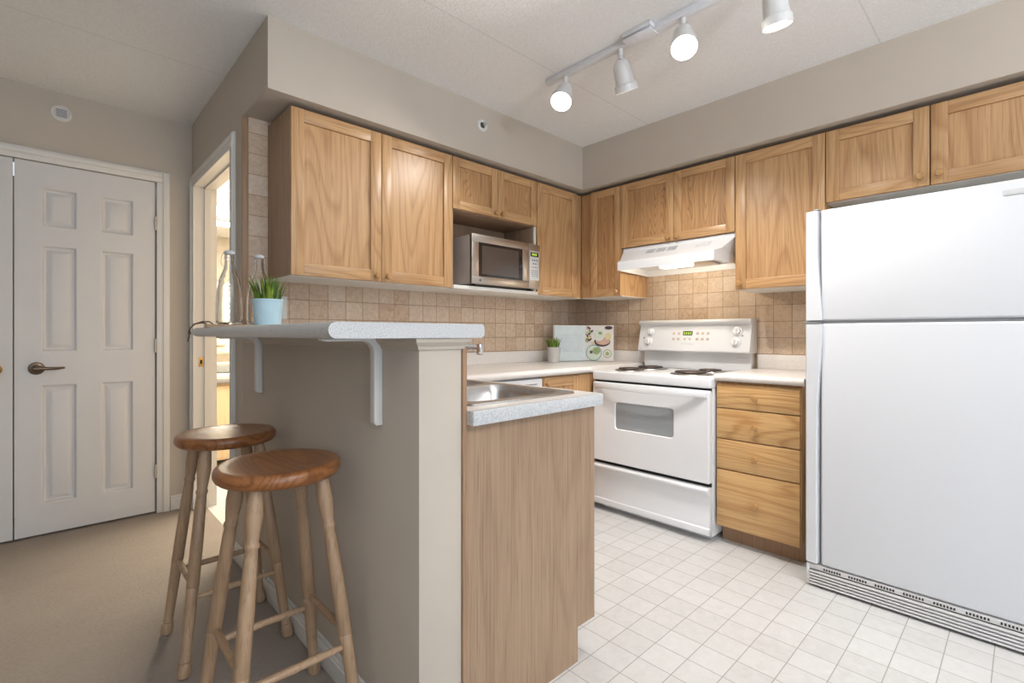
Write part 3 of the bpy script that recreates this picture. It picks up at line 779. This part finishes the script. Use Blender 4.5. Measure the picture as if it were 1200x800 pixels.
# ------------------------------------------------------------------ fridge
FX = 2.42; FY0, FY1 = -.12, .672
c = thing('fridge', 'large white top-freezer fridge at the right side of the kitchen', 'fridge', (2.8, .3, 0))
MB().box(FX + .075, 3.14, FY0, FY1, .03, 1.628, .006).box(2.62, 3.1, FY0 + .05, FY1 - .05, .0, .03).build('body', M['fridge'], c)
MB().box(FX + .062, FX + .0745, FY0 + .01, FY1 - .01, .11, 1.615).build('gasket', M['gasket'], c)
ED = FY1 - .050
for nm, z0, z1 in (('freezer_door', 1.158, 1.636), ('fridge_door', .103, 1.146)):
    d = MB().box(FX, FX + .062, FY0, ED - .008, z0, z1, .010, None, 4).box(FX + .022, FX + .062, ED - .03, FY1, z0, z1, .003).build(nm, M['fridge'], c)
    MB().box(FX + .0205, FX + .0218, ED - .03, ED + .004, z0 + .004, z1 - .004).build('handle_recess', M['gasket'], d)
    if nm == 'freezer_door':
        pts = [(ED, 1.634), (ED, 1.45), (ED - .006, 1.33), (ED - .014, 1.22), (ED - .017, 1.160)]
    else:
        pts = [(ED - .018, 1.144), (ED - .016, 1.06), (ED - .008, .93), (ED - .001, .80), (ED, .6), (ED, .108)]
    L0 = [(FX + .0215, y, z) for y, z in pts] + [(FX + .0215, FY1, pts[-1][1]), (FX + .0215, FY1, pts[0][1])]
    LM = [(FX - .006, y + .003, z) for y, z in pts] + [(FX + .002, FY1, pts[-1][1]), (FX + .002, FY1, pts[0][1])]
    L1 = [(FX - .010, y + .008, z) for y, z in pts] + [(FX - .006, FY1 - .005, pts[-1][1]), (FX - .006, FY1 - .005, pts[0][1])]
    MB().loft([L0, LM, L1], None, True, True).build('handle', M['fridge'], d)
    if nm == 'freezer_door':
        MB().box(FX - .003, FX + .001, -.03, .058, 1.582, 1.602, .0015, M['lightgrey']).build('nameplate', None, d)
        MB().box(FX - .008, FX + .02, ED - .002, ED + .018, 1.636, 1.641, .001).build('end_cap', M['grey'], d)
MB().box(FX - .004, FX + .05, ED - .008, FY1 + .004, 1.147, 1.157, .002).box(FX + .01, FX + .06, FY0, ED - .008, 1.147, 1.157).build('hinge', M['gasket'], c)
g = MB().box(FX + .004, FX + .06, FY0 + .005, FY1 - .008, .076, .098, .002, M['panelgrey'])
for k in range(5):
    z = .012 + k * .0128
    g.box(FX - .004, FX + .012, FY0 + .005, FY1 - .008, z, z + .0075, .0012, M['panelgrey'])
g.box(FX + .013, FX + .05, FY0 + .005, FY1 - .008, .012, .076, 0, M['gap']).box(FX - .004, FX + .05, FY1 - .014, FY1 - .004, .010, .098, .002, M['panelgrey'])
gr = g.build('grille', None, c)
for grp in range(8):
    mb = MB()
    for k in range(7):
        y = FY1 - .07 - grp * .090 - k * .0095
        mb.box(FX + .0025, FX + .0055, y - .0026, y + .0026, .082, .091)
    mb.build('vent_slots', M['gap'], gr)

# ------------------------------------------------------------------ microwave
c = thing('microwave', 'stainless steel microwave standing on the open cabinet shelf', 'microwave', (2.05, 2.35, 1.381))
MX0, MX1, MY, MZ0, MZ1 = 1.768, 2.336, 2.20, 1.394, 1.683
mb = MB().box(MX0 + .004, MX1 - .004, MY + .022, 2.53, MZ0 + .002, MZ1 - .003, .004)
bd = mb.build('body', M['mwbody'], c)
MB().box(MX0 + .003, MX1 - .003, MY + .014, MY + .0215, MZ0 + .001, MZ1 - .002).build('door_seam', M['black'], c)
mb = MB()
for k in range(6): mb.box(MX0 + .002, MX0 + .005, 2.44, 2.50, MZ0 + .03 + k * .012, MZ0 + .036 + k * .012)
mb.build('vent_slot', M['gap'], bd)
for x in (MX0 + .05, MX1 - .05):
    for y in (MY + .05, 2.48): MB().lathe([(.012, 0), (.014, .0135)], (x, y, 1.3812), (0, 0, 1), 12).build('foot', M['gap'], c)
XD = 2.232
mb = MB()
for b in ((MX0, XD, MZ1 - .045, MZ1), (MX0, XD, MZ0, MZ0 + .045), (MX0, MX0 + .052, MZ0 + .045, MZ1 - .045), (XD - .052, XD, MZ0 + .045, MZ1 - .045)):
    mb.box(b[0], b[1], MY, MY + .0135, b[2], b[3], .0015)
dr = mb.build('door', M['steel'], c)
MB().box(MX0 + .052, XD - .052, MY + .003, MY + .013, MZ0 + .045, MZ1 - .045).build('window_border', M['black'], dr)
MB().box(MX0 + .078, XD - .085, MY + .002, MY + .0029, MZ0 + .060, MZ1 - .062).build('window', M['mwglass'], dr)
MB().lathe([(.008, 0), (.008, .001), (0, .0012)], (MX0 + .062, MY, MZ0 + .022), (0, -1, 0), 16).build('badge', M['dot'], dr)
cp = MB().box(XD + .002, MX1, MY, MY + .0135, MZ0, MZ1, .0015).build('control_panel', M['steel'], c)
MB().box(XD + .012, MX1 - .008, MY - .0012, MY, MZ0 + .055, MZ1 - .045, .0005).build('keypad', M['panelgrey'], cp)
ds = MB().box(XD + .018, MX1 - .014, MY - .002, MY - .0012, MZ1 - .082, MZ1 - .054).build('display', M['display_dark'], cp)
mb = MB()
for k in range(4): mb.box(XD + .030 + k * .012, XD + .038 + k * .012, MY - .0026, MY - .002, MZ1 - .075, MZ1 - .060)
mb.build('digits', M['digit'], ds)
rows = [(.105, 3, .006), (.127, 2, .006), (.150, 4, .004), (.172, 4, .004), (.184, 4, .004), (.196, 4, .004), (.208, 3, .004)]
for dz, n_, s_ in rows:
    for k in range(n_):
        x = XD + .055 + (k - (n_ - 1) / 2) * (.062 / max(n_, 3)); z = MZ1 - dz
        MB().box(x - s_, x + s_, MY - .002, MY - .0012, z - s_ * .7, z + s_ * .7).build('button', M['dot'], cp)

# ------------------------------------------------------------------ stools
SZ = .747
def make_stool(x, y):
    s = thing('bar_stool', '', 'stool', (x, y, 0), 'turned wooden bar stools')
    MB().lathe([(0, SZ - .041), (.142, SZ - .041), (.151, SZ - .039), (.158, SZ - .033), (.162, SZ - .024), (.162, SZ - .014), (.159, SZ - .006), (.153, SZ - .001), (.145, SZ), (.120, SZ - .002), (.06, SZ - .006), (0, SZ - .007)], (x, y, 0), (0, 0, 1), 48).build('seat', M['seat'], s)
    top, foot = .083, .160; H = SZ - .040; Lg = math.sqrt(H * H + 2 * (foot - top) ** 2)
    k = Lg / H
    prof = [(.0155, 0), (.0190, .004), (.0205, .02), (.0185, .038), (.0145, .044), (.0175, .049), (.0145, .054), (.0165, .16), (.0175, .245), (.0188, .268), (.0168, .2715), (.0188, .275),
            (.0185, .40), (.0165, .52), (.0145, .546), (.0180, .552), (.0180, .558), (.0150, .565), (.0180, .59), (.0215, .625), (.0200, .655), (.0165, Lg + .002)]
    prof = [(a_, b_ if b_ < .4 or b_ > Lg else b_ + .019) for a_, b_ in prof]
    pos = {}
    for i, (sx_, sy_) in enumerate(((-1, 1), (-1, -1), (1, -1), (1, 1))):
        b = Vector((x + sx_ * foot, y + sy_ * foot, .001)); t_ = Vector((x + sx_ * top, y + sy_ * top, H)); d = (t_ - b).normalized()
        MB().lathe(prof, b, d, 20).build('leg', M['leg'], s)
        pos[i] = lambda z, b=b, t_=t_: b.lerp(t_, z / H)
    for i, j, z in ((0, 1, .275), (2, 3, .275), (1, 2, .235), (0, 3, .235)):
        p, q = pos[i](z), pos[j](z); n = 13
        pts = [p.lerp(q, f / (n - 1)) for f in range(n)]
        rr = [.0075 + .0035 * math.sin(math.pi * f / (n - 1)) for f in range(n)]; rr[6] *= 1.0
        pts.insert(7, p.lerp(q, .515)); rr.insert(7, rr[6] * .9)
        MB().tube(pts, rr, 12).build('stretcher', M['leg'], s)
    return s
st = make_stool(.474, 2.018)
st['label'] = 'rear bar stool of the two, nearer the closet doors, honey seat and pale turned legs'
s2 = copy_tree(st); s2.location = (.468, 1.437, 0)
s2['label'] = 'front bar stool of the two, nearer the camera, with a darker round seat'

# ------------------------------------------------------------------ things on the bar
c = thing('serving_board', 'thin wooden serving board with a leather cord at the far end of the bar', 'board', (.60, 2.2, BZ1))
Mb = Matrix.Translation((.60, 2.205, BZ1 + .0005)) @ Matrix.Rotation(R(-12), 4, 'Z')
MB().prism(rrect(-.155, .155, -.085, .085, .02), 'z', 0, .011, None, .002, 2, Mb).build('board', M['board'], c)
cp_ = lambda x, y, z: tuple(Mb @ Vector((x, y, z)))
MB().tube([cp_(-.150, -.03, .014), cp_(-.165, -.04, .017), cp_(-.185, -.05, .012), cp_(-.200, -.055, -.001), cp_(-.206, -.056, -.018), cp_(-.205, -.06, -.035), cp_(-.209, -.058, -.055)], .0026, 8).tube([cp_(-.128, -.015, .013), cp_(-.14, -.02, .022), cp_(-.165, -.035, .021), cp_(-.19, -.05, .011), cp_(-.204, -.053, -.008), cp_(-.2, -.055, -.028)], .0024, 8).build('cord', M['cord'], c)

def bottle(x, y, z, label, s=1.0):
    c = thing('glass_bottle', label, 'bottle', (x, y, z), 'clear swing-top bottles')
    o = [(.0, .002), (.040, .0), (.046, .004), (.0475, .02), (.0470, .08), (.0440, .13), (.0370, .175), (.0260, .205), (.0190, .225), (.0170, .245), (.0175, .262), (.0185, .266), (.0170, .270), (.0170, .278)]
    i = [(.0140, .278), (.0140, .245), (.0160, .224), (.0230, .204), (.0340, .174), (.0410, .13), (.0440, .08), (.0445, .02), (.0420, .008), (0, .007)]
    MB().lathe(o + i, (x, y, z + .0006), (0, 0, 1), 40, None, False).build('bottle_body', M['glass'], c)
    MB().lathe([(0, .2785), (.0175, .2785), (.019, .282), (.0185, .290), (.012, .294), (0, .295)], (x, y, z), (0, 0, 1), 24).build('stopper', M['lightgrey'], c)
    for sg in (-1, 1):
        MB().tube([(x + sg * .019, y, z + .286), (x + sg * .027, y, z + .27), (x + sg * .030, y, z + .245), (x + sg * .024, y, z + .228), (x + sg * .0195, y, z + .232)], .0009, 6).build('wire_clasp', M['grey'], c)
bottle(.522, 2.185, BZ1 + .0115, 'clear glass swing-top bottle, left one, in front of the doorway')
bottle(.640, 2.215, BZ1 + .0115, 'clear glass swing-top bottle partly hidden behind the blue plant pot')

def grass_pot(x, y, z, rt, rb, h, blades, bl, potmat, leafmats, label, seed, cat='plant'):
    rnd = random.Random(seed)
    c = thing('potted_grass', label, cat, (x, y, z))
    MB().lathe([(0, .001), (rb, .001), (rb + .001, .004), (rt - .0006, h - .006), (rt + .0012, h - .003), (rt + .0008, h), (rt - .003, h), (rt - .004, h - .012), (rb, h - .02)], (x, y, z), (0, 0, 1), 36, None, False).build('pot', potmat, c)
    MB().lathe([(0, h - .012), (rt - .0045, h - .013)], (x, y, z), (0, 0, 1), 24, None, False).build('soil', M['soil'], c)
    mb = MB(); t = [bmesh.new() for _ in leafmats]
    for b in range(blades):
        k = rnd.randrange(len(leafmats)); a = rnd.uniform(0, 6.283); r0 = rt * .8 * math.sqrt(rnd.random())
        lean = (r0 / rt) * rnd.uniform(.2, .75) + rnd.uniform(0, .1); L = bl * rnd.uniform(.65, 1.1); wd = rnd.uniform(.0032, .0052)
        base = Vector((x + r0 * math.cos(a), y + r0 * math.sin(a), z + h - .013)); dirh = Vector((math.cos(a), math.sin(a), 0)); side = Vector((-math.sin(a), math.cos(a), 0))
        rows = []
        for q in range(5):
            f = q / 4; p = base + dirh * (L * lean * f ** 1.6) + Vector((0, 0, L * (f - .22 * lean * f * f)))
            w_ = wd * (1 - f ** 1.5) + .0002
            rows.append([t[k].verts.new(p - side * w_), t[k].verts.new(p + dirh * w_ * .5), t[k].verts.new(p + side * w_)])
        for u, v in zip(rows, rows[1:]):
            for i in range(2): t[k].faces.new((u[i], u[i + 1], v[i + 1], v[i]))
    for tt, mm in zip(t, leafmats): mb.add(tt, mm)
    mb.build('foliage', None, c)
grass_pot(.517, 1.70, BZ1, .046, .038, .086, 120, .088, M['pot_blue'], [M['leaf'], M['leaf'], M['leaf2']], 'potted green grass in a pale blue pot on the bar', 3)
grass_pot(2.655, 2.36, ZW1, .050, .042, .112, 110, .088, M['pot_zinc'], [M['leaf2'], M['leaf']], 'small yellow-green grass plant in a zinc pot on the corner worktop', 5)

# cookbook standing open in the corner
def pt(px, d):
    a = math.atan2(604, 572.7); F = Vector((math.cos(a), math.sin(a))); Q = Vector((math.sin(a), -math.cos(a)))
    return (F + Q * (px - 600) / 572.7) * d
spn = Vector((2.985, 2.335)); le = Vector((2.735, 2.437)); re_ = Vector((3.062, 2.125))
zb, zt = ZW1 + .001, 1.168
c = thing('cookbook', 'open cookbook with a food photo page, standing in the worktop corner', 'book', (spn.x, spn.y, zb))
def page(e, nm, mat, th, d0, bow=.010, inset=.0):
    d = (e - spn); L = d.length; d.normalize(); n = Vector((-d.y, d.x))
    if n.dot(-spn) < 0: n = -n
    fr = []; bk = []
    for i in range(9):
        f = i / 8; q = spn + d * (L * (1 - inset) * f)
        b = bow * math.sin(math.pi * min(1, f * 1.25)) if f < .8 else 0
        fr.append(q + n * (d0 + th + b)); bk.append(q + n * d0)
    MB().prism([(p.x, p.y) for p in fr + bk[::-1]], 'z', zb + (.004 if inset else 0), zt - (.004 if inset else 0)).build(nm, mat, c)
    return d, n, L, d0 + th
page(le, 'cover', M['photo_bg'], .002, 0, 0); page(re_, 'cover', M['photo_bg'], .002, 0, 0)
dl, nl, Ll, ol = page(le, 'left_page', M['page'], .010, .0022, .010, .012)
dr_, nr, Lr, orr = page(re_, 'right_page', M['photo_bg'], .010, .0022, .0, .012)
def pg(f, z, d, n, L, off): q = spn + d * (L * f) + n * off; return Vector((q.x, q.y, z))
mb = MB()
for k in range(9):
    z = 1.075 - k * .013; 
    a = pg(.14, z, dl, nl, Ll, ol + .0098); b = pg(.80, z, dl, nl, Ll, ol + .0098)
    mb.tube([a, b], .0007, 5)
mb.tube([pg(.12, 1.096, dl, nl, Ll, ol + .0098), pg(.8, 1.096, dl, nl, Ll, ol + .0098)], .0012, 5)
mb.build('printed_lines', M['ink'], c)
def pdisc(mb, f, z, r, mat, lift, sq=1.0):
    ctr = pg(f, z, dr_, nr, Lr, orr + lift); d3 = Vector((dr_.x, dr_.y, 0)); n3 = Vector((nr.x, nr.y, 0))
    L = [ctr + d3 * (r * math.cos(2 * math.pi * i / 24)) + Vector((0, 0, r * sq * math.sin(2 * math.pi * i / 24))) for i in range(24)]
    mb.loft([L, [p + n3 * .0003 for p in L]], mat)
ph = MB()
rr = random.Random(4)
for k in range(26): pdisc(ph, rr.uniform(.06, .30), rr.uniform(1.03, 1.155), rr.uniform(.006, .015), M[rr.choice(['p_dark', 'p_green', 'p_yellow', 'p_dark', 'p_pink'])], .0003 + k * .00004, rr.uniform(.5, 1.2))
pdisc(ph, .62, 1.045, .062, M['p_dark'], .0014, .62); pdisc(ph, .64, 1.048, .054, M['p_pink'], .0018, .5)
pdisc(ph, .50, 1.100, .050, M['photo_bg'], .0022); pdisc(ph, .50, 1.100, .040, M['p_pale'], .0026); pdisc(ph, .56, 1.108, .016, M['p_green'], .003, .7)
pdisc(ph, .82, 1.085, .026, M['p_yellow'], .0022); pdisc(ph, .84, 1.148, .030, M['p_dark'], .0016, .45)
pdisc(ph, .33, .960, .062, M['p_teal'], .0014); pdisc(ph, .33, .960, .055, M['p_pale'], .0018); pdisc(ph, .42, .975, .030, M['p_green'], .0022, .9); pdisc(ph, .24, .965, .012, M['p_dark'], .0026)
pdisc(ph, .80, .955, .032, M['p_green'], .0014); pdisc(ph, .80, .955, .026, M['photo_bg'], .0018); pdisc(ph, .80, .955, .015, M['p_green'], .0022)
ph.build('food_photo', None, c)

# ------------------------------------------------------------------ wall fittings
c = thing('outlet_plate', 'white outlet cover plate on the tile behind the blue plant pot', 'outlet', (.828, YA - .01, 1.178))
MB().box(.79, .866, YA - .0135, YA - .0085, 1.176, 1.288, .002).build('plate', M['white_trim'], c)
for z in (1.207, 1.257): MB().prism(rrect(.811, .845, z - .016, z + .016, .008), 'y', YA - .0148, YA - .0132).build('socket', M['white'], c)

c = thing('smoke_detector', 'round white detector high on the wall above the closet doors', 'detector', (.052, YC, 2.32))
MB().lathe([(0, 0), (.044, 0), (.046, .004), (.042, .012), (.034, .016), (.031, .012), (.029, .010), (0, .010)], (.052, YC - .0005, 2.322), (0, -1, 0), 32).build('ring', M['white_trim'], c)
mb = MB()
for k in range(-2, 3): mb.box(.052 - .022, .052 + .022, YC - .015, YC - .0105, 2.322 + k * .009 - .002, 2.322 + k * .009 + .002)
mb.build('grille', M['grey'], c)
c = thing('sprinkler', 'white ring fire sprinkler head on the soffit above the microwave', 'sprinkler', (1.84, 2.195, 2.30))
MB().lathe([(.018, 0), (.034, 0), (.036, .003), (.030, .008), (.022, .009), (.018, .004)], (1.84, 2.1945, 2.321), (0, -1, 0), 28).build('escutcheon', M['white_trim'], c)
MB().lathe([(0, 0), (.017, 0), (.016, .004), (0, .004)], (1.84, 2.1945, 2.321), (0, -1, 0), 20).build('recess', M['grey'], c)
mb = MB().lathe([(.006, 0), (.007, .018), (.011, .019), (.012, .022), (0, .023)], (1.84, 2.190, 2.321), (0, -1, 0), 14)
mb.build('head', M['grey'], c)

# ------------------------------------------------------------------ track light
TX = 1.912
c = thing('track_light', 'white ceiling track with four spotlights over the kitchen', 'track light', (TX, 1.2, ZC))
mb = MB().box(TX - .018, TX + .018, .55, 1.745, 2.412, ZC - .0005, .002)
mb.build('track', M['track'], c)
MB().box(TX - .055, TX - .0185, 1.105, 1.245, 2.420, ZC - .0005, .002).box(TX - .055, TX + .018, 1.105, 1.245, 2.4060, 2.4115, .001).build('feed_cover', M['track'], c)
def head(y, axis, mat, power, cone, soft=.035):
    ax = Vector(axis).normalized(); top = Vector((TX, y, 2.411))
    # stem under the track, then bell shaped can
    mb = MB().lathe([(.012, 0), (.012, .030), (.009, .032), (.009, .045)], top, (0, 0, -1), 14)
    base = top + Vector((0, 0, -.050))
    mb.lathe([(a_ * 1.2, b_ * 1.2) for a_, b_ in [(0, -.004), (.014, -.003), (.027, .008), (.033, .024), (.035, .045), (.0365, .080), (.038, .084), (.043, .087), (.044, .112), (.042, .112), (.041, .098), (.034, .086), (0, .084)]], base, ax, 32)
    h_ = mb.build('spot_head', M['lamp_white'], c)
    MB().lathe([(0, 0), (.043, 0), (.0455, .004), (.036, .014), (0, .019)], base + ax * .1045, ax, 28).build('bulb', M[mat], h_)
    l = bpy.data.lights.new('spot_beam', 'SPOT'); l.energy = power; l.spot_size = R(cone); l.spot_blend = .5 if cone > 150 else .9; l.shadow_soft_size = soft; l.color = (1, .97, .925)
    o = bpy.data.objects.new('spot_beam', l); col.objects.link(o); o.location = base + ax * .150
    o.rotation_euler = ax.to_track_quat('-Z', 'Y').to_euler()
head(1.62, (-.52, -.22, -.82), 'bulb', SPOT_POWER * .8, 172)
head(1.29, (.46, .05, -.89), 'bulb_dim', SPOT_POWER * 1.5, 105, .018)
head(.985, (-.46, -.28, -.84), 'bulb', SPOT_POWER * .8, 172)
head(.635, (.25, -.02, -.96), 'bulb_dim', SPOT_POWER * 1.3, 120, .015)

# ------------------------------------------------------------------ bathroom seen through the doorway
c = thing('bathroom_vanity', 'oak bathroom vanity with a white top, seen through the doorway', 'vanity', (1.2, 4.8, 0))
MB().box(.80, 2.0, 4.50, 5.17, .08, .70, .002).build('cabinet', M['palewood'], c)
MB().box(.80, 2.0, 4.46, 5.175, .705, .735, .004).build('front_edge', M['grey'], c)
MB().box(.80, 2.0, 4.465, 5.175, .7355, .775, .004).build('top', M['white'], c)
for x0 in (.82, 1.22, 1.62):
    d = MB().box(x0, x0 + .38, 4.482, 4.499, .10, .68, .003).build('door', M['palewood'], c)
tag(MB().box(.88, 1.30, 4.60, 4.85, .777, .86, .02, None, 3).build('towel', M['towel']), 'folded grey towel on the bathroom vanity, seen through the doorway', 'towel')
c = thing('bathroom_cabinet', 'cream bathroom storage cabinet above the vanity, seen through the doorway', 'cabinet', (1.2, 5.1, .90))
MB().box(.80, 2.0, 5.03, 5.175, .92, 1.14, .003).build('body', M['cream'], c)
d = MB().box(.82, 1.30, 5.01, 5.029, .93, 1.13, .003).build('door', M['cream'], c)
MB().tube([(1.06, 5.0, 1.0), (1.16, 5.0, 1.0)], .006, 8).build('handle', M['bronze'], d)
c = thing('bathroom_mirror', 'bright bathroom mirror under a vanity lamp, seen through the doorway', 'mirror', (1.2, 5.17, 1.3))
MB().box(.80, 1.9, 5.160, 5.178, 1.60, 2.15).build('glass', M['mirror'], c)
c = thing('vanity_lamp', 'lit white lamp bar glowing over the bathroom mirror, seen through the doorway', 'lamp', (1.2, 5.15, 2.2))
MB().box(.80, 1.7, 5.13, 5.178, 2.16, 2.30, .004).build('backplate', M['white'], c)
for x in (.95, 1.15, 1.35, 1.55):
    MB().lathe([(0, -.05), (.03, -.042), (.048, -.015), (.05, 0), (.048, .015), (.03, .042), (0, .05)], (x, 5.075, 2.23), (0, 0, 1), 20).build('globe', M['bulb'], c)
